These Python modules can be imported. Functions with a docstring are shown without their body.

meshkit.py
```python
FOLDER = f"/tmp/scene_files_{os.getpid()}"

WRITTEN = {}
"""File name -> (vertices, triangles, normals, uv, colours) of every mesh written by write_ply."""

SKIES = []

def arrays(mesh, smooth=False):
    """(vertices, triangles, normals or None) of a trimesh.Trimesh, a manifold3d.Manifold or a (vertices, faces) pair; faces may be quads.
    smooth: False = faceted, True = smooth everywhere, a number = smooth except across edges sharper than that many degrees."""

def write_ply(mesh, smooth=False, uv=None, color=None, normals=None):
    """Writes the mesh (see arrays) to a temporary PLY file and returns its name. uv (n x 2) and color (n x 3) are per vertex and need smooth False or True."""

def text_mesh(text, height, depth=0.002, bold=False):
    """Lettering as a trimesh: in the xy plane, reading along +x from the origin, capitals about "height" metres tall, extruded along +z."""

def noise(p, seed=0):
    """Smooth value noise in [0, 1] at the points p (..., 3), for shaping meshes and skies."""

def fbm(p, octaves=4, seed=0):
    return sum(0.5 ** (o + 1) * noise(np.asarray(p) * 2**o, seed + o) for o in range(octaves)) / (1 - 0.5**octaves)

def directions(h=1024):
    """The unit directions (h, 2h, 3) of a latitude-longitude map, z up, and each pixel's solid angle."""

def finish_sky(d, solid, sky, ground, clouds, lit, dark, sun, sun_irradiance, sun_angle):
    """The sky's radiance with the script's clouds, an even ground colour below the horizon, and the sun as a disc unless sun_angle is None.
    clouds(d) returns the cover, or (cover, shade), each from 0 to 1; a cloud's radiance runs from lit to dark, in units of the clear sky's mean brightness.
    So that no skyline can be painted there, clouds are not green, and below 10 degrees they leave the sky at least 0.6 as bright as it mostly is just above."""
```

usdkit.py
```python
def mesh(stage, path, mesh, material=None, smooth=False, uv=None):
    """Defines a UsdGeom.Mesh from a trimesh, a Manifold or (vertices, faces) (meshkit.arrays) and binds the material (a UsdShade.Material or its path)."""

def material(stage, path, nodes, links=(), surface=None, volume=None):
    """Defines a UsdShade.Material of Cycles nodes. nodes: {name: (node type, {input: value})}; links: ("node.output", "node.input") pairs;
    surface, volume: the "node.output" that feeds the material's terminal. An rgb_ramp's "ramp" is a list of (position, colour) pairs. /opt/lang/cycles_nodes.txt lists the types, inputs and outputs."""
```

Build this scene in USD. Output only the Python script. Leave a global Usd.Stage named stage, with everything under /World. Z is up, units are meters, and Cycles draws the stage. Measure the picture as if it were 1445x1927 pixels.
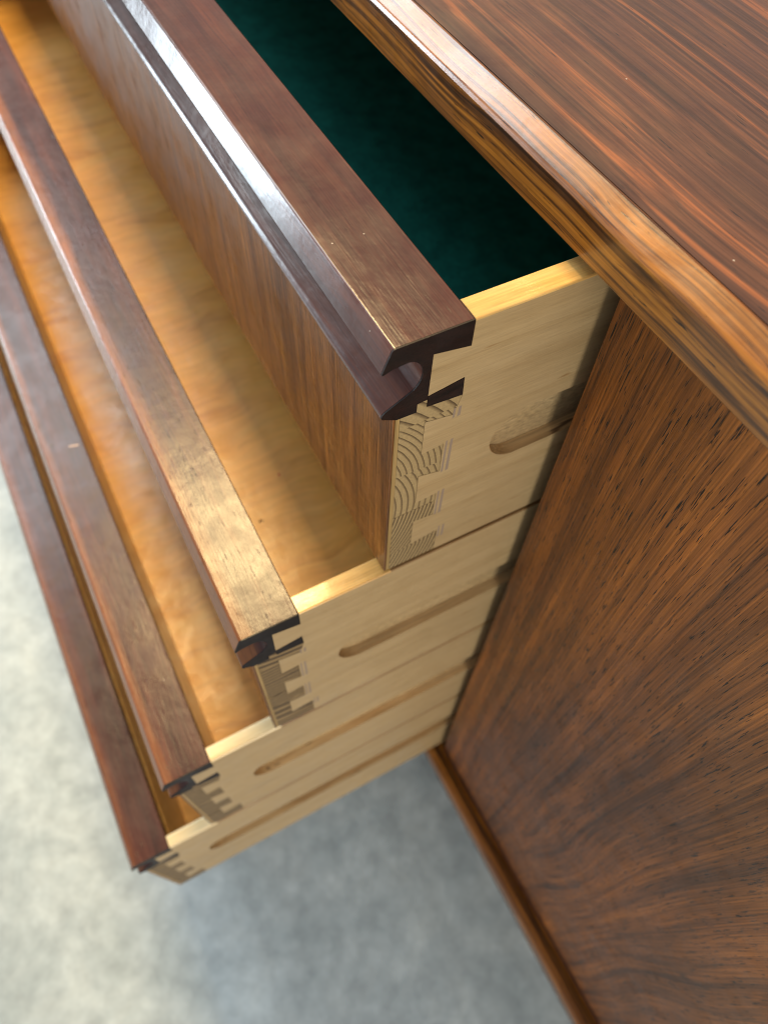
import math, random
import numpy as np, trimesh, manifold3d as m3, usdkit
from shapely.geometry import Polygon, box as sbox
from shapely.ops import unary_union
from pxr import Usd, UsdGeom, UsdLux, UsdShade, Gf, Sdf

random.seed(7); np.random.seed(7)
stage = Usd.Stage.CreateInMemory()
UsdGeom.SetStageUpAxis(stage, 'Z'); UsdGeom.SetStageMetersPerUnit(stage, 1.0)
UsdGeom.Xform.Define(stage, '/World'); UsdGeom.Scope.Define(stage, '/World/Looks')

# ------------------------------------------------------------------ camera
CAM = np.array([0.14647955, -0.18123961, 0.17781896])
FWD = np.array([-0.44748742, 0.26459881, -0.85424966])
RGT = np.array([0.46965257, 0.88242895, 0.02730587])
UPV = np.array([-0.76103973, 0.38898152, 0.51914537])
cam = UsdGeom.Camera.Define(stage, '/World/camera')
Mx = Gf.Matrix4d(*[*RGT, 0, *UPV, 0, *(-FWD), 0, *CAM, 1])
cam.AddTransformOp().Set(Mx)
cam.CreateHorizontalApertureAttr(7.3); cam.CreateFocalLengthAttr(7.3 * 1383.96 / 1445)
cam.CreateFStopAttr(2.4); cam.CreateFocusDistanceAttr(0.28)
cam.CreateClippingRangeAttr((0.01, 1000.0))
cam.CreateExposureAttr(0.05)

# ------------------------------------------------------------------ light
dm = usdkit.material(stage, '/World/Looks/room_light', {'b': ('background_shader', {'color': (0.93, 0.96, 1.0), 'strength': 0.46})}, [], surface='b.background')
dome = UsdLux.DomeLight.Define(stage, '/World/sky'); dome.CreateIntensityAttr(1.0)
UsdShade.MaterialBindingAPI.Apply(dome.GetPrim()).Bind(dm)
dome.GetPrim().SetCustomDataByKey('kind', 'structure')

def rect_light(name, pos, target, w, h, intensity, color):
    l = UsdLux.RectLight.Define(stage, '/World/' + name)
    z = np.array(pos, float) - np.array(target, float); z /= np.linalg.norm(z)
    up = np.array([0, 0, 1.0]) if abs(z[2]) < 0.95 else np.array([0, 1.0, 0])
    x = np.cross(up, z); x /= np.linalg.norm(x); y = np.cross(z, x)
    l.AddTransformOp().Set(Gf.Matrix4d(*[*map(float, x), 0, *map(float, y), 0, *map(float, z), 0, *map(float, pos), 1]))
    l.CreateWidthAttr(w); l.CreateHeightAttr(h); l.CreateIntensityAttr(intensity); l.CreateColorAttr(Gf.Vec3f(*color))
    return l
rect_light('window_left', (-3.0, -2.05, 0.10), (-0.1, -0.1, 0.0), 0.6, 2.0, 32.0, (0.76, 0.90, 1.0))
rect_light('window_high', (-3.2, -0.8, 2.5), (-0.2, -0.1, -0.2), 1.4, 1.3, 12.0, (0.86, 0.95, 1.0))
rect_light('window_right', (3.0, -0.25, 0.45), (0, -0.1, -0.2), 1.5, 1.8, 7.8, (1.0, 0.92, 0.77))
rect_light('ceiling_lamp', (-1.2, 0.12, 1.8), (-1.2, 0.12, -1.0), 0.66, 0.62, 72.0, (1.0, 0.73, 0.35))

# ------------------------------------------------------------------ materials
def M(name, nodes, links, surface='p.BSDF'):
    return usdkit.material(stage, '/World/Looks/' + name, nodes, links, surface=surface)

def wood(name, axis, ramp, along=1.6, across=70, fine=(25, 1100), fine_amt=0.5, pores=None, rough=0.3, coat=0.35, warp=0.0, warp_scale=3.0, bump=0.15, dist=0.6, seed=0.0, spec=0.5, swirl=None, detail=6.0, blotch=0.25, dust=0.0, wob=0.22, sap=None):
    """Procedural timber: colour bands stretched along the grain axis, a fine fibre layer and open pores."""
    def sc(a, c): return tuple(a if k == axis else c for k in range(3))
    N, L = {}, []
    N['g'] = ('geometry', {})
    src = 'g.position'
    if warp:
        N['wn'] = ('noise_texture', {'scale': warp_scale, 'detail': 1.5, 'roughness': 0.4}); L.append((src, 'wn.vector'))
        N['ws'] = ('vector_math', {'math_type': 'subtract', 'vector2': (0.5, 0.5, 0.5)}); L.append(('wn.color', 'ws.vector1'))
        N['wm'] = ('vector_math', {'math_type': 'multiply', 'vector2': sc(0.0, warp)}); L.append(('ws.vector', 'wm.vector1'))
        N['wa'] = ('vector_math', {'math_type': 'add'}); L += [(src, 'wa.vector1'), ('wm.vector', 'wa.vector2')]
        src = 'wa.vector'
    if swirl:      # a knot that the grain flows around: (centre, radius, strength)
        c, r, s = swirl
        N['kd'] = ('vector_math', {'math_type': 'subtract', 'vector2': c}); L.append(('g.position', 'kd.vector1'))
        N['kl'] = ('vector_math', {'math_type': 'multiply', 'vector2': (1, 1, 0.55)}); L.append(('kd.vector', 'kl.vector1'))
        N['kn'] = ('vector_math', {'math_type': 'length'}); L.append(('kl.vector', 'kn.vector1'))
        N['ke'] = ('map_range', {'range_type': 'smootherstep', 'from_min': 0.0, 'from_max': r, 'to_min': s, 'to_max': 0.0}); L.append(('kn.value', 'ke.value'))
        N['ks'] = ('vector_math', {'math_type': 'scale'}); L += [('kd.vector', 'ks.vector1'), ('ke.result', 'ks.scale')]
        N['kx'] = ('vector_math', {'math_type': 'multiply', 'vector2': (1, 1, 0.15)}); L.append(('ks.vector', 'kx.vector1'))
        N['ka'] = ('vector_math', {'math_type': 'add'}); L += [(src, 'ka.vector1'), ('kx.vector', 'ka.vector2')]
        src = 'ka.vector'
    off = (seed * 1.7, seed * 2.3, seed * 3.1)
    N['m1'] = ('mapping', {'scale': sc(along, across), 'location': off}); L.append((src, 'm1.vector'))
    N['n1'] = ('noise_texture', {'scale': 1.0, 'detail': detail, 'roughness': 0.62, 'distortion': dist}); L.append(('m1.vector', 'n1.vector'))
    N['r1'] = ('rgb_ramp', {'ramp': ramp}); L.append(('n1.fac', 'r1.fac'))
    N['m2'] = ('mapping', {'scale': sc(*fine), 'location': off}); L.append((src, 'm2.vector'))
    N['n2'] = ('noise_texture', {'scale': 1.0, 'detail': 3.0, 'roughness': 0.6}); L.append(('m2.vector', 'n2.vector'))
    N['r2'] = ('map_range', {'from_min': 0.3, 'from_max': 0.7, 'to_min': 1 - fine_amt, 'to_max': 1 + fine_amt * 0.6}); L.append(('n2.fac', 'r2.value'))
    N['c2'] = ('combine_color', {}); L += [('r2.result', 'c2.r'), ('r2.result', 'c2.g'), ('r2.result', 'c2.b')]
    base = 'r1.color'
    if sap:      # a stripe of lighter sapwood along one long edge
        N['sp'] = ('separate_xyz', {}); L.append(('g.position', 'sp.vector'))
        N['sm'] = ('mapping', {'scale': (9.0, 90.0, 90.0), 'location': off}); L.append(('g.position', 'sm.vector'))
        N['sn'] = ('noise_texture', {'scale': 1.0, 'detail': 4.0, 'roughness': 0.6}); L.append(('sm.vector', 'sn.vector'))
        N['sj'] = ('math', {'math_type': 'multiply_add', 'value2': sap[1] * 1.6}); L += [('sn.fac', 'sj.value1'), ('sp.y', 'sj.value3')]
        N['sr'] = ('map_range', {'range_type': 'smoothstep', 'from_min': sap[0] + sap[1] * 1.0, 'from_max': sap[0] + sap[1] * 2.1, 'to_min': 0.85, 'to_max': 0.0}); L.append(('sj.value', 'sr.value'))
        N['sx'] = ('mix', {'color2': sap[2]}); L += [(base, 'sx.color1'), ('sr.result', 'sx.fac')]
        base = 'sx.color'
    N['x1'] = ('mix', {'mix_type': 'multiply', 'fac': 1.0}); L += [(base, 'x1.color1'), ('c2.color', 'x1.color2')]
    N['m4'] = ('mapping', {'scale': sc(3.0, 14.0), 'location': off}); L.append((src, 'm4.vector'))
    N['n4'] = ('noise_texture', {'scale': 1.0, 'detail': 3.0}); L.append(('m4.vector', 'n4.vector'))
    N['r4'] = ('map_range', {'from_min': 0.3, 'from_max': 0.7, 'to_min': 1 - blotch, 'to_max': 1 + blotch}); L.append(('n4.fac', 'r4.value'))
    N['c4'] = ('combine_color', {}); L += [('r4.result', 'c4.r'), ('r4.result', 'c4.g'), ('r4.result', 'c4.b')]
    N['x4'] = ('mix', {'mix_type': 'multiply', 'fac': 1.0}); L += [('x1.color', 'x4.color1'), ('c4.color', 'x4.color2')]
    col, height = 'x4.color', 'n2.fac'
    if pores:
        (pa, pc), lo, hi, pcol = pores
        N['m3'] = ('mapping', {'scale': sc(pa, pc), 'location': off}); L.append((src, 'm3.vector'))
        N['n3'] = ('noise_texture', {'scale': 1.0, 'detail': 2.2, 'roughness': 0.6, 'distortion': 0.3}); L.append(('m3.vector', 'n3.vector'))
        N['r3'] = ('map_range', {'range_type': 'smoothstep', 'from_min': lo, 'from_max': hi, 'to_min': 0.0, 'to_max': 1.0}); L.append(('n3.fac', 'r3.value'))
        N['x3'] = ('mix', {'fac': 0.5, 'color2': pcol}); L += [(col, 'x3.color1'), ('r3.result', 'x3.fac')]
        col = 'x3.color'
        N['h3'] = ('math', {'math_type': 'multiply_add', 'value2': -1.2}); L += [('r3.result', 'h3.value1'), ('n2.fac', 'h3.value3')]
        height = 'h3.value'
    if dust:
        N['dv'] = ('voronoi_texture', {'scale': 75.0}); L.append(('g.position', 'dv.vector'))
        N['dl'] = ('math', {'math_type': 'less_than', 'value2': 0.026}); L.append(('dv.distance', 'dl.value1'))
        N['ds'] = ('separate_color', {}); L.append(('dv.color', 'ds.color'))
        N['dg'] = ('math', {'math_type': 'greater_than', 'value2': 1 - dust}); L.append(('ds.r', 'dg.value1'))
        N['dm'] = ('math', {'math_type': 'multiply'}); L += [('dl.value', 'dm.value1'), ('dg.value', 'dm.value2')]
        N['dx'] = ('mix', {'fac': 0.5, 'color2': (0.42, 0.36, 0.32)}); L += [(col, 'dx.color1'), ('dm.value', 'dx.fac')]
        col = 'dx.color'
    N['b'] = ('bump', {'strength': bump, 'distance': 0.0006}); L.append((height, 'b.height'))
    N['wob'] = ('noise_texture', {'scale': 38.0, 'detail': 4.0, 'roughness': 0.55}); L.append(('g.position', 'wob.vector'))
    N['b2'] = ('bump', {'strength': wob, 'distance': 0.002}); L += [('wob.fac', 'b2.height'), ('b2.normal', 'b.normal')]
    # handling marks: the polish is a little uneven
    N['ns'] = ('noise_texture', {'scale': 45.0, 'detail': 5.0, 'roughness': 0.6}); L.append(('g.position', 'ns.vector'))
    N['rs'] = ('map_range', {'from_min': 0.3, 'from_max': 0.7, 'to_min': rough * 0.75, 'to_max': rough * 1.3}); L.append(('ns.fac', 'rs.value'))
    N['p'] = ('principled_bsdf', {'specular_ior_level': spec, 'coat_weight': coat, 'coat_roughness': 0.16})
    L += [(col, 'p.base_color'), ('b.normal', 'p.normal'), ('b2.normal', 'p.coat_normal'), ('rs.result', 'p.roughness')]
    return M(name, N, L)

BLK = (0.008, 0.004, 0.003)
rose_top = wood('rosewood_top', 0, [(0.27, (0.034, 0.016, 0.010)), (0.46, (0.070, 0.030, 0.017)), (0.56, (0.105, 0.043, 0.022)), (0.63, (0.19, 0.066, 0.025)), (0.76, (0.30, 0.105, 0.036))], along=1.9, across=230, fine=(14, 800), fine_amt=0.35, pores=((70, 1300), 0.66, 0.74, (0.015, 0.008, 0.006)), rough=0.35, dist=0.35, warp=0.012, warp_scale=6, seed=1, blotch=0.25, dust=0.35, coat=0.18, spec=0.45)
rose_lip = wood('rosewood_lipping', 0, [(0.28, (0.03, 0.012, 0.005)), (0.41, (0.10, 0.036, 0.009)), (0.49, (0.25, 0.088, 0.014)), (0.60, (0.37, 0.138, 0.018)), (0.75, (0.45, 0.175, 0.025))], along=2.2, across=400, fine=(20, 900), fine_amt=0.4, pores=((70, 1300), 0.64, 0.72, (0.02, 0.01, 0.006)), rough=0.30, dist=0.6, warp=0.006, warp_scale=12, seed=2, coat=0.35, spec=0.45, blotch=0.15, bump=0.05, wob=0.10)
rose_pull_top = wood('rosewood_pull_top', 0, [(0.28, (0.040, 0.015, 0.012)), (0.47, (0.070, 0.024, 0.018)), (0.60, (0.095, 0.031, 0.020)), (0.72, (0.14, 0.042, 0.022)), (0.82, (0.23, 0.07, 0.028))], along=4, across=90, fine=(30, 1200), fine_amt=0.28, pores=((110, 1500), 0.68, 0.78, (0.03, 0.014, 0.010)), rough=0.25, coat=0.25, spec=0.36, seed=13, warp=0.006, warp_scale=10, dust=0.3, bump=0.1, blotch=0.2)
def pull(name, seed, sap):
    return wood(name, 0, [(0.28, (0.032, 0.014, 0.013)), (0.48, (0.056, 0.021, 0.018)), (0.60, (0.080, 0.028, 0.021)), (0.70, (0.115, 0.039, 0.024)), (0.82, (0.20, 0.065, 0.03))], along=4.5, across=85, fine=(30, 1100), fine_amt=0.35, pores=((90, 1100), 0.655, 0.72, (0.015, 0.008, 0.006)), rough=0.28, coat=0.08, spec=0.28, seed=seed, warp=0.008, warp_scale=10, dust=0.3, bump=0.2, sap=sap)
rose_handle = pull('rosewood_plain', 3, None)
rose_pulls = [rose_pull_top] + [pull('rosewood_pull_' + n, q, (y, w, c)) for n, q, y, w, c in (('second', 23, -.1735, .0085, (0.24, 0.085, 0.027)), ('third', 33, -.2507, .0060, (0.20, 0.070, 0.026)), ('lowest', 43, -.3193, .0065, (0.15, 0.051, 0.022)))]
rose_front = wood('rosewood_front', 2, [(0.28, (0.050, 0.017, 0.005)), (0.45, (0.130, 0.043, 0.010)), (0.6, (0.20, 0.072, 0.015)), (0.78, (0.31, 0.125, 0.025))], along=4, across=130, fine=(22, 1300), fine_amt=0.75, pores=((60, 1500), 0.60, 0.68, (0.014, 0.006, 0.003)), rough=0.34, seed=4, bump=0.3, coat=0.08, spec=0.42)
rose_door = wood('rosewood_door', 2, [(0.24, (0.022, 0.009, 0.004)), (0.37, (0.110, 0.035, 0.008)), (0.50, (0.225, 0.071, 0.012)), (0.64, (0.31, 0.100, 0.015)), (0.8, (0.41, 0.145, 0.025))], along=1.0, across=120, fine=(14, 1100), fine_amt=0.6, pores=((70, 1350), 0.60, 0.66, (0.008, 0.004, 0.003)), rough=0.36, seed=5, warp=0.014, warp_scale=3.2, bump=0.25, swirl=((0.215, 0.0, -0.47), 0.10, 0.35), dist=0.3, blotch=0.5, coat=0.0, spec=0.38)
rose_end = wood('rosewood_end_grain', 1, [(0.3, (0.004, 0.002, 0.002)), (0.7, (0.018, 0.007, 0.005))], along=60, across=260, fine=(900, 1200), fine_amt=0.4, rough=0.5, coat=0.0, seed=6, spec=0.3)
pale = wood('pale_side_timber', 1, [(0.3, (0.375, 0.255, 0.122)), (0.5, (0.415, 0.29, 0.145)), (0.7, (0.45, 0.32, 0.166))], along=4, across=120, fine=(60, 1500), fine_amt=0.13, rough=0.5, coat=0.05, seed=7, bump=0.2, blotch=0.05, pores=((34, 260), 0.68, 0.80, (0.28, 0.16, 0.06)))
shaded_edge = wood('shade_brown_edge', 1, [(0.3, (0.20, 0.10, 0.03)), (0.5, (0.28, 0.15, 0.05)), (0.7, (0.36, 0.21, 0.08))], along=9, across=110, fine=(50, 1200), fine_amt=0.2, rough=0.5, coat=0.0, seed=28, bump=0.1)  # brown stands for the shade in the gap below the next drawer up
lit_cream_edge = wood('lit_cream_edge', 1, [(0.3, (0.66, 0.47, 0.22)), (0.5, (0.75, 0.57, 0.30)), (0.7, (0.80, 0.64, 0.37))], along=7, across=110, fine=(50, 1200), fine_amt=0.12, rough=0.36, coat=0.2, seed=18, bump=0.1, blotch=0.1)
pale_edge = wood('lit_pale_edge', 1, [(0.3, (0.54, 0.29, 0.075)), (0.5, (0.66, 0.39, 0.12)), (0.7, (0.74, 0.50, 0.20))], along=7, across=110, fine=(50, 1200), fine_amt=0.2, rough=0.33, coat=0.3, seed=8, bump=0.1, blotch=0.12)
ply = wood('golden_drawer_bottom', 1, [(0.26, (0.64, 0.285, 0.060)), (0.45, (0.82, 0.415, 0.095)), (0.60, (0.87, 0.475, 0.12)), (0.8, (0.90, 0.535, 0.15))], along=8, across=44, fine=(12, 260), fine_amt=0.10, rough=0.38, coat=0.15, seed=9, bump=0.05, warp=0.02, warp_scale=22, dist=1.0, blotch=0.07)
groove = wood('soiled_groove', 1, [(0.3, (0.42, 0.25, 0.10)), (0.5, (0.52, 0.34, 0.16)), (0.7, (0.58, 0.42, 0.22))], along=14, across=120, pores=((30, 260), 0.63, 0.71, (0.14, 0.08, 0.035)), rough=0.6, coat=0.0, seed=19, fine_amt=0.3)
groove_back = wood('rough_groove', 1, [(0.3, (0.36, 0.245, 0.115)), (0.5, (0.43, 0.30, 0.148)), (0.7, (0.48, 0.345, 0.18))], along=20, across=200, fine=(300, 900), rough=0.7, coat=0.0, seed=20, fine_amt=0.3, bump=0.4)
band = wood('pale_cross_band', 2, [(0.3, (0.30, 0.19, 0.07)), (0.7, (0.42, 0.28, 0.11))], along=6, across=150, rough=0.5, coat=0.0, seed=10, fine_amt=0.2)
gapm = M('dark_gap', {'p': ('principled_bsdf', {'base_color': (0.012, 0.009, 0.008), 'roughness': 0.9})}, [])
scribe = M('scribe_line', {'p': ('principled_bsdf', {'base_color': (0.27, 0.20, 0.15), 'roughness': 0.6})}, [])

def end_grain(name, tilt, scale, seed, centre=(0.0, 0.0), dark=(0.12, 0.075, 0.03), light=(0.40, 0.29, 0.145), wide=0.86):
    """Sawn softwood end: growth rings as thin dark arcs."""
    N = {'g': ('geometry', {}),
         'r': ('mapping', {'rotation': (tilt, 0, 0), 'location': (0, centre[0], centre[1])}),
         'w': ('wave_texture', {'wave_type': 'rings', 'rings_direction': 'x', 'profile': 'saw', 'scale': scale, 'distortion': 0.5, 'detail': 2.0, 'detail_scale': 2.0, 'phase': seed}),
         'c': ('rgb_ramp', {'ramp': [(0.0, light), (wide * 0.7, light), (wide + 0.08, dark), (0.97, dark), (1.0, light)]}),
         'n': ('noise_texture', {'scale': 900.0, 'detail': 3.0}),
         'm': ('map_range', {'from_min': 0.3, 'from_max': 0.7, 'to_min': 0.85, 'to_max': 1.1}),
         'cc': ('combine_color', {}), 'x': ('mix', {'mix_type': 'multiply', 'fac': 1.0}),
         'p': ('principled_bsdf', {'roughness': 0.6})}
    L = [('g.position', 'r.vector'), ('r.vector', 'w.vector'), ('w.fac', 'c.fac'), ('g.position', 'n.vector'), ('n.fac', 'm.value'),
         ('m.result', 'cc.r'), ('m.result', 'cc.g'), ('m.result', 'cc.b'), ('c.color', 'x.color1'), ('cc.color', 'x.color2'), ('x.color', 'p.base_color')]
    return M(name, N, L)

felt = M('green_felt', {'g': ('geometry', {}), 'n': ('noise_texture', {'scale': 55.0, 'detail': 8.0, 'roughness': 0.75}), 'f': ('noise_texture', {'scale': 1800.0, 'detail': 2.0}),
    'r': ('rgb_ramp', {'ramp': [(0.3, (0.002, 0.085, 0.078)), (0.7, (0.010, 0.20, 0.18))]}), 'b': ('bump', {'strength': 0.5, 'distance': 0.001}),
    'p': ('principled_bsdf', {'roughness': 0.95, 'specular_ior_level': 0.15, 'sheen_weight': 0.05, 'sheen_tint': (0.05, 0.4, 0.35)})},
    [('g.position', 'n.vector'), ('n.fac', 'r.fac'), ('r.color', 'p.base_color'), ('g.position', 'f.vector'), ('f.fac', 'b.height'), ('b.normal', 'p.normal')])
concrete = M('polished_concrete', {'g': ('geometry', {}),
    'n': ('noise_texture', {'scale': 15.0, 'detail': 9.0, 'roughness': 0.66, 'distortion': 0.4}), 'n2': ('noise_texture', {'scale': 2.2, 'detail': 4.0, 'roughness': 0.55}),
    'n3': ('noise_texture', {'scale': 48.0, 'detail': 6.0, 'roughness': 0.6}),
    'r': ('rgb_ramp', {'ramp': [(0.30, (0.27, 0.315, 0.33)), (0.5, (0.335, 0.38, 0.395)), (0.62, (0.385, 0.43, 0.44)), (0.75, (0.43, 0.475, 0.475))]}),
    'm2': ('map_range', {'from_min': 0.3, 'from_max': 0.7, 'to_min': 0.94, 'to_max': 1.06}), 'm3': ('map_range', {'from_min': 0.3, 'from_max': 0.7, 'to_min': 0.84, 'to_max': 1.14}),
    'mm': ('math', {'math_type': 'multiply'}), 'cc': ('combine_color', {}), 'x': ('mix', {'mix_type': 'multiply', 'fac': 1.0}),
    'wv': ('noise_texture', {'scale': 3.0, 'detail': 4.0}), 'wa': ('vector_math', {'math_type': 'multiply_add', 'vector2': (0.35, 0.35, 0.0)}),
    'v': ('voronoi_texture', {'feature': 'distance_to_edge', 'scale': 2.6}), 'vr': ('map_range', {'from_min': 0.0, 'from_max': 0.022, 'to_min': 0.94, 'to_max': 1.0, 'clamp': True}), 'vm': ('math', {'math_type': 'multiply'}),
    'p': ('principled_bsdf', {'roughness': 0.42})},
    [('g.position', 'n.vector'), ('g.position', 'n2.vector'), ('g.position', 'n3.vector'), ('n.fac', 'r.fac'), ('n2.fac', 'm2.value'), ('n3.fac', 'm3.value'),
     ('m2.result', 'mm.value1'), ('m3.result', 'mm.value2'), ('g.position', 'wv.vector'), ('wv.color', 'wa.vector1'), ('g.position', 'wa.vector3'), ('wa.vector', 'v.vector'), ('v.distance', 'vr.value'), ('vr.result', 'vm.value1'), ('mm.value', 'vm.value2'), ('vm.value', 'cc.r'), ('vm.value', 'cc.g'), ('vm.value', 'cc.b'),
     ('r.color', 'x.color1'), ('cc.color', 'x.color2'), ('x.color', 'p.base_color')])
brass = M('aged_brass', {'p': ('principled_bsdf', {'base_color': (0.35, 0.24, 0.10), 'metallic': 1.0, 'roughness': 0.4})}, [])

# ------------------------------------------------------------------ helpers
used = {}
def path_of(name, parent):
    base = (parent.GetPath().pathString if parent else '/World') + '/' + name
    k = used.get(base, 0); used[base] = k + 1
    return base if k == 0 else f'{base}_{k:03d}'
def obj(name, mesh, mat, parent=None, label=None, smooth=30):
    m = usdkit.mesh(stage, path_of(name, parent), mesh, mat, smooth=smooth).GetPrim()
    if label: m.SetCustomDataByKey('label', label)
    return m
def tag(p, label, cat, group=None, kind=None):
    for k, v in (('label', label), ('category', cat), ('group', group), ('kind', kind)):
        if v: p.SetCustomDataByKey(k, v)
def thing(name, label, cat, group=None, loc=(0, 0, 0)):
    x = UsdGeom.Xform.Define(stage, path_of(name, None)); x.AddTranslateOp().Set(Gf.Vec3d(*loc))
    tag(x.GetPrim(), label, cat, group); return x.GetPrim()

def cs(poly):
    polys = getattr(poly, 'geoms', [poly]); rings = []
    for g in polys:
        if g.area <= 0: continue
        rings.append(np.array(g.exterior.coords[:-1])); rings += [np.array(r.coords[:-1]) for r in g.interiors]
    return m3.CrossSection(rings, m3.FillRule.EvenOdd)
def ext_x(poly, x0, x1):
    """Extrude a (y, z) outline from x0 to x1."""
    s = m3.Manifold.extrude(cs(poly), x1 - x0)
    return s.transform([[0, 0, 1, x0], [1, 0, 0, 0], [0, 1, 0, 0]])
def ext_y(poly, y0, y1):
    """Extrude an (x, z) outline from y0 to y1."""
    s = m3.Manifold.extrude(cs(poly), y1 - y0)
    return s.transform([[1, 0, 0, 0], [0, 0, -1, y1], [0, 1, 0, 0]])
def bx(x0, x1, y0, y1, z0, z1, r=0.0):
    if r <= 0:
        return m3.Manifold.cube([x1 - x0, y1 - y0, z1 - z0]).translate([x0, y0, z0])
    pts = []
    for x in (x0, x1):
        for y in (y0, y1):
            for z in (z0, z1):
                sx, sy, sz = (1 if x == x0 else -1), (1 if y == y0 else -1), (1 if z == z0 else -1)
                pts += [(x + sx * r, y + sy * r, z), (x + sx * r, y, z + sz * r), (x, y + sy * r, z + sz * r)]
    return m3.Manifold.hull_points(np.array(pts))
def arc(c, rx, rz, a0, a1, n=14):
    return [(c[0] + rx * math.cos(math.radians(a)), c[1] + rz * math.sin(math.radians(a))) for a in np.linspace(a0, a1, n)]

# ------------------------------------------------------------------ ground
fl = trimesh.creation.box((16, 16, 0.05)); fl.apply_translation((0, 0, -0.905))
tag(obj('floor', fl, concrete, smooth=False), 'pale grey mottled concrete floor', 'floor', kind='structure')

# ------------------------------------------------------------------ sideboard carcass
W_DR = 1.06                       # drawer width
X0, X1, YB = -1.10, 0.50, 0.42    # carcass extents
sb = thing('sideboard', 'rosewood sideboard carcass with overhanging top and vertical grain door', 'sideboard', loc=(-0.3, 0.2, -0.88))
UsdGeom.Xformable(sb).ClearXformOpOrder()
YD, ZT = -0.005, 0.0295
# top: veneered slab and a solid front lipping with a soft bevel
obj('top_panel', bx(X0 - .02, X1 + .03, -0.0085, YB, 0.0057, ZT), rose_top, sb)
lip = Polygon([(-.0088, .0050), (-.0088, ZT - .0001)] + [(-.0097, .0294), (-.0102, .0291), (-.0166, .0251), (-.0172, .0246), (-.0177, .0239), (-.0180, .0230), (-.0180, .0066), (-.0172, .0056)])
obj('edge_lipping', ext_x(lip, X0 - .02, X1 + .03), rose_lip, sb, smooth=18)
obj('side_panel', bx(X0, X0 + .02, -.004, YB - .004, -.69, .005), rose_door, sb)
obj('side_panel', bx(X1 - .02, X1, -.004, YB - .004, -.69, .005), rose_door, sb)
obj('back_panel', bx(X0 + .02, X1 - .02, YB - .012, YB - .004, -.69, .005), pale, sb)
obj('divider', bx(.0035, .0215, .016, YB - .013, -.689, .005), rose_door, sb)
# bottom rail with a rounded front arris, standing proud of the door
rail = Polygon([(YB - .004, -.716), (YB - .004, -.6905), (.013, -.6905), (.013, -.7045), (-.0115, -.7045), (-.0115, -.6905), (-.0165, -.6905)] + arc((-.0165, -.694), .0035, .0035, 90, 180, 6)[1:] + [(-.020, -.713), (-.017, -.716)])
obj('bottom_rail', ext_x(rail, X0, X1), rose_lip, sb, smooth=40)
obj('bottom_board', bx(.022, X1 - .021, .014, YB - .014, -.690, -.680), pale, sb)
door = obj('door', bx(.0078, X1 - .023, YD, .0135, -.6645, .0035, .0007), rose_door, sb)
obj('door_edge', bx(.0090, X1 - .024, -.0025, .012, -.688, -.6648), rose_handle, door)
for lx in (X0 + .12, X1 - .12):
    for ly in (.06, YB - .06):
        leg = m3.Manifold.cylinder(.165, .012, .021, 24).translate([lx, ly, -.881])
        obj('leg', leg, rose_handle, sb)

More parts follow.
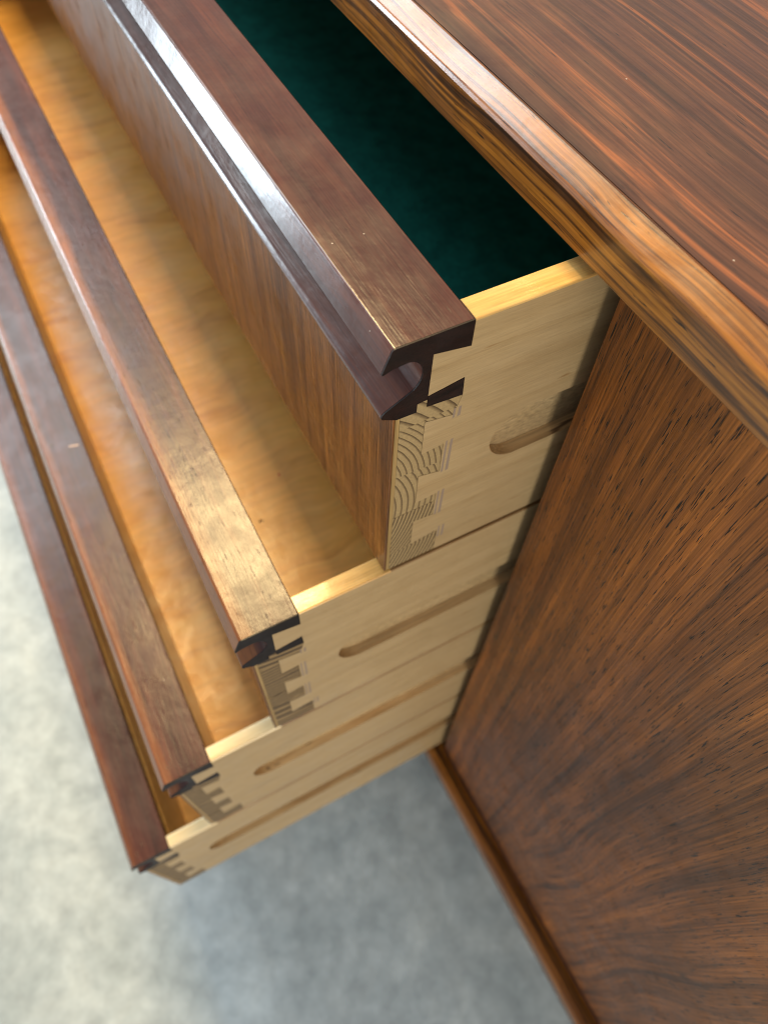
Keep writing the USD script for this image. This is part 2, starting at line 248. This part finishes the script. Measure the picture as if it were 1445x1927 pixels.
# ------------------------------------------------------------------ drawers
mm = .001
T = .011
def P(pts): return Polygon([(a * mm, b * mm) for a, b in pts])
HANDLE = P([(-.5, 0), (-30.8, 0), (-31.6, -.12), (-32.15, -.5), (-32.5, -1.1), (-35.9, -9.9), (-36.0, -10.4), (-35.8, -10.8), (-35.3, -10.9)]
    + [(-31.6, -9.6), (-26.5, -9.1)] + [(a, b) for a, b in arc((-26.0, -17.6), 6.6, 8.5, 85, -60, 16)]
    + [(-27.2, -27.6), (-33.0, -30.8), (-34.2, -31.5), (-35.0, -32.3), (-35.45, -33.3), (-35.5, -34.3), (-35.0, -35.0), (-28.9, -38.4), (-20.4, -38.6), (-20.3, -33.9), (-15.9, -33.5), (-15.6, -9.7), (0, -12.6), (0, -.5)])
EG = {}
def rings(key, *a, **k):
    if key not in EG: EG[key] = end_grain('end_grain_' + key, *a, **k)
    return EG[key]
eg_specs = [('plain', 0, 60, 0.0, (.125, .085)), ('steep', 0, 112, 1.3, (.125, .085)), ('arched', 0, 100, .4, (.135, .105)), ('tight', 0, 150, .9, (.16, .10)), ('slanted', 0, 141, 2.2, (.15, .13)), ('broad', 0, 150, 3.0, (.20, .2))]
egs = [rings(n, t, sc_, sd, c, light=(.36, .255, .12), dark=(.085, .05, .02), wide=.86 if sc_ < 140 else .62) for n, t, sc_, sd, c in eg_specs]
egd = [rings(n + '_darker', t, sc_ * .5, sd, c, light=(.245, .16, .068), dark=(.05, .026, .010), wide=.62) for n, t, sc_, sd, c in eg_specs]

DR = [ # pull-out of the handle's back edge, top, bottom
    (.0624, .0, -.1624), (.1412, -.1662, -.3287), (.2185, -.3309, -.5008), (.2871, -.5048, -.6849)]
LAB = ['top drawer lined with dark green felt, pulled out least', 'second drawer from the top, golden wooden bottom, warm lit patch on its rosewood pull',
       'third drawer from the top, golden bottom, rosewood pull between two others', 'lowest drawer, pulled out furthest over the concrete floor']
for i, (p, zt, zb) in enumerate(DR):
    h = (zt - zb) / mm; s = (h - 39.0) / (162.4 - 39.0)
    zz = lambda z: -39.0 + (z + 39.0) * s
    d = thing('drawer', LAB[i], 'drawer', 'pulled out drawers of the sideboard', loc=(0, -p, zt))
    # --- right side: dovetail tails run forward to y=-16 mm, a runner groove is milled in
    body = sbox(-16 * mm, -h * mm, 360 * mm, 0)
    cut = [sbox(-40 * mm, -9 * mm, 0, 5 * mm),
        P([(-16, -9.7), (-15.6, -9.7), (0, -12.6), (0, 0), (-16, 0)]),
        P([(-15.9, -31.6), (-.5, -28.8), (0, -39.1), (-15.9, -37.8)]),
        P([(-16.5, -37), (-.0, -39.1), (-3, zz(-49.6)), (-16.5, zz(-47.0))]),
        P([(-16.5, zz(-68.6)), (-5.5, zz(-67.2)), (-5.2, zz(-87.4)), (-16.5, zz(-84.5))]),
        P([(-16.5, zz(-106.4)), (-5.2, zz(-105.4)), (-5.2, zz(-124.2)), (-16.5, zz(-122.8))]),
        P([(-16.5, zz(-145.0)), (-1.0, zz(-142.0)), (-1.0, -h - 1), (-16.5, -h - 1)])]
    side_poly = body.difference(unary_union(cut)).buffer(-.00009, join_style=2)
    side = ext_x(side_poly, -T, 0)
    sy, sz, r = 20 * mm, -82 * mm * (h / 162.4) ** .3, 16.6 * mm
    slot = Polygon(arc((sy + r, sz), r, r, 90, 270, 22) + [(330 * mm, sz - r), (330 * mm, sz + r)])
    side = side - ext_x(slot, -6.6 * mm, 1 * mm)
    gy0, gz = sy + r, sz - r
    gl = ext_x(slot.buffer(-.00004).difference(slot.buffer(-.0002)).intersection(sbox(-1, -1, .3285, sz - .004)), -6.5 * mm, -.05 * mm)
    rr = 1.1 * mm if i < 2 else 2.4 * mm
    prof = Polygon([(-T, -h * mm - .001), (0, -h * mm - .001), (0, -rr)] + arc((-rr, -rr), rr, rr, 0, 90, 6)[1:] + arc((-T + rr, -rr), rr, rr, 90, 180, 6) )
    side = side ^ ext_y(prof, -.02, .37)
    ds = obj('drawer_side', side, pale, d, smooth=35)
    obj('groove_back', ext_x(slot.buffer(-.0003).intersection(sbox(-1, -1, .3280, 1)), -6.59 * mm, -6.5 * mm), groove_back, ds, smooth=False)
    obj('runner_groove', gl, groove, ds, smooth=False)
    # the rounded top edge is painted lighter than the side, for light from above
    capp = Polygon([(-T - .00006, -rr)] + [(x * 1.0 - (.00006 if x < -T / 2 else -.00006), z + .00006) for x, z in (arc((-T + rr, -rr), rr, rr, 180, 90, 6) + arc((-rr, -rr), rr, rr, 90, 12, 6))] + [(-.0004, -rr), (-.0008, -rr - .0002)])
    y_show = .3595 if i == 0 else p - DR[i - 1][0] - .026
    if i: obj('top_edge', ext_y(capp, y_show + .0001, .3595), shaded_edge, ds, 'rear length of the top edge, painted brown for shade under the drawer above', smooth=40)  # covered stretch: shade put into the colour
    obj('top_edge', ext_y(capp, .0002, y_show), pale_edge if i < 2 else lit_cream_edge, ds, smooth=40)
    lx = -W_DR
    side2 = bx(lx, lx + T, -16 * mm, .36, zb - zt, 0, .001)
    obj('drawer_side', side2, pale, d)
    obj('drawer_back', bx(lx + T + .0001, -T - .0001, .345, .357, zb - zt + .004, -.006, .0008), pale, d)
    # --- bottom
    zf = zb - zt + .013
    obj('felt_lining' if i == 0 else 'drawer_bottom', bx(lx + T + .0002, -T - .0002, -.0018, .3448, zf - .004, zf), felt if i == 0 else ply, d)
    # --- front: laminated core, cross band, face veneer, pull
    core_top = -38.8 * mm
    core = obj('front_core', bx(lx + T, -T - .00005, -27.4 * mm, -2.0 * mm, -h * mm, core_top), pale_edge if i else ply, d)
    front_region = sbox(-27.4 * mm, -h * mm, 0, -33 * mm).difference(body.difference(unary_union(cut)))
    front_region = front_region.difference(HANDLE.buffer(.00002)).intersection(unary_union([sbox(-27.4 * mm, -h * mm, -15.95 * mm, -33 * mm)] + cut[3:])).difference(cut[2])
    zcuts = [-30, -45.6, -79.5, -112.0, -145.6, -h - 1]
    if i == 1: zcuts = [-30, -50, zz(-75), zz(-100), zz(-118), zz(-150), -h - 1]
    if i > 1: zcuts = [-30, -55, zz(-90), zz(-130), -h - 1]
    for k in range(len(zcuts) - 1):
        tl = 1.2 * mm * math.sin(k * 2.1)
        strip = Polygon([(-.03, zcuts[k] * mm - tl), (.002, zcuts[k] * mm + tl), (.002, zcuts[k + 1] * mm + 1.2 * mm * math.sin(k * 2.1 + 2.1)), (-.03, zcuts[k + 1] * mm - 1.2 * mm * math.sin(k * 2.1 + 2.1))])
        g = front_region.intersection(strip).buffer(-.00006, join_style=2)
        if g.area < 4e-6: continue
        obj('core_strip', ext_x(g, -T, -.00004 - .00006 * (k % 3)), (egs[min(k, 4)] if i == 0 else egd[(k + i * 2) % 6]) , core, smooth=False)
    obj('cross_band', bx(lx + .0004, -.0001, -29.3 * mm, -27.45 * mm, -h * mm + .0004, -37.8 * mm), band, d, smooth=False)
    obj('front_veneer', bx(lx, 0, -30.3 * mm, -29.35 * mm, -h * mm, -36.5 * mm, .0003), rose_front, d, smooth=False)
    hd = obj('handle', ext_x(HANDLE, lx, -.0006), rose_pulls[i], d, smooth=35)
    obj('end_grain', ext_x(HANDLE.buffer(-.00008, join_style=2), -.00055, .00004), rose_end, hd, smooth=False)
    obj('dovetail_pin', ext_x(P([(-15.8, -31.8), (-.6, -29.0), (-.1, -39.0), (-15.8, -37.7)]), -T, .00002), rose_end, hd, smooth=False)
    if i < 2:      # marking-knife overcuts beside the pins
        for (y0, z0, z1) in ((-3.6, zz(-46), zz(-51.5)), (-5.0, zz(-66.4), zz(-88.6)), (-4.9, zz(-104.6), zz(-124.8)), (-.9, zz(-139.6), zz(-150))):
            for dx, w in ((.5, 1.1), (2.7, 1.5)):
                q = P([(y0 + dx + w * .2, z0), (y0 + dx + w, z0 + .4), (y0 + dx + w, z1), (y0 + dx, z1 - .4)])
                obj('scribe_mark', ext_x(q, -.0004, .00003), scribe, ds, smooth=False)
    if i == 1:
        rd = m3.Manifold.cylinder(.00006, .0011, .0011, 20).translate([-.1818, -.0872 + p, zf + .00001])
        obj('red_mark', rd, M('red_ink', {'p': ('principled_bsdf', {'base_color': (0.55, 0.06, 0.03), 'roughness': 0.7})}, []), d, smooth=False)
        kn = m3.Manifold.cylinder(.00006, .0013, .0013, 20).scale([1, 1.5, 1]).translate([-.1482, -.1173 + p, zf + .00001])
        obj('pin_knot', kn, M('pin_knot', {'p': ('principled_bsdf', {'base_color': (0.30, 0.16, 0.05), 'roughness': 0.6})}, []), d, smooth=False)
    if i == 2:
        sc_ = m3.Manifold.cube([.0016, .008, .00008]).rotate([0, 0, -14]).translate([-.2990, -.2300 + p, -.00003])
        obj('scratch', sc_, M('scratch', {'p': ('principled_bsdf', {'base_color': (0.42, 0.30, 0.26), 'roughness': 0.5})}, []), d, smooth=False)
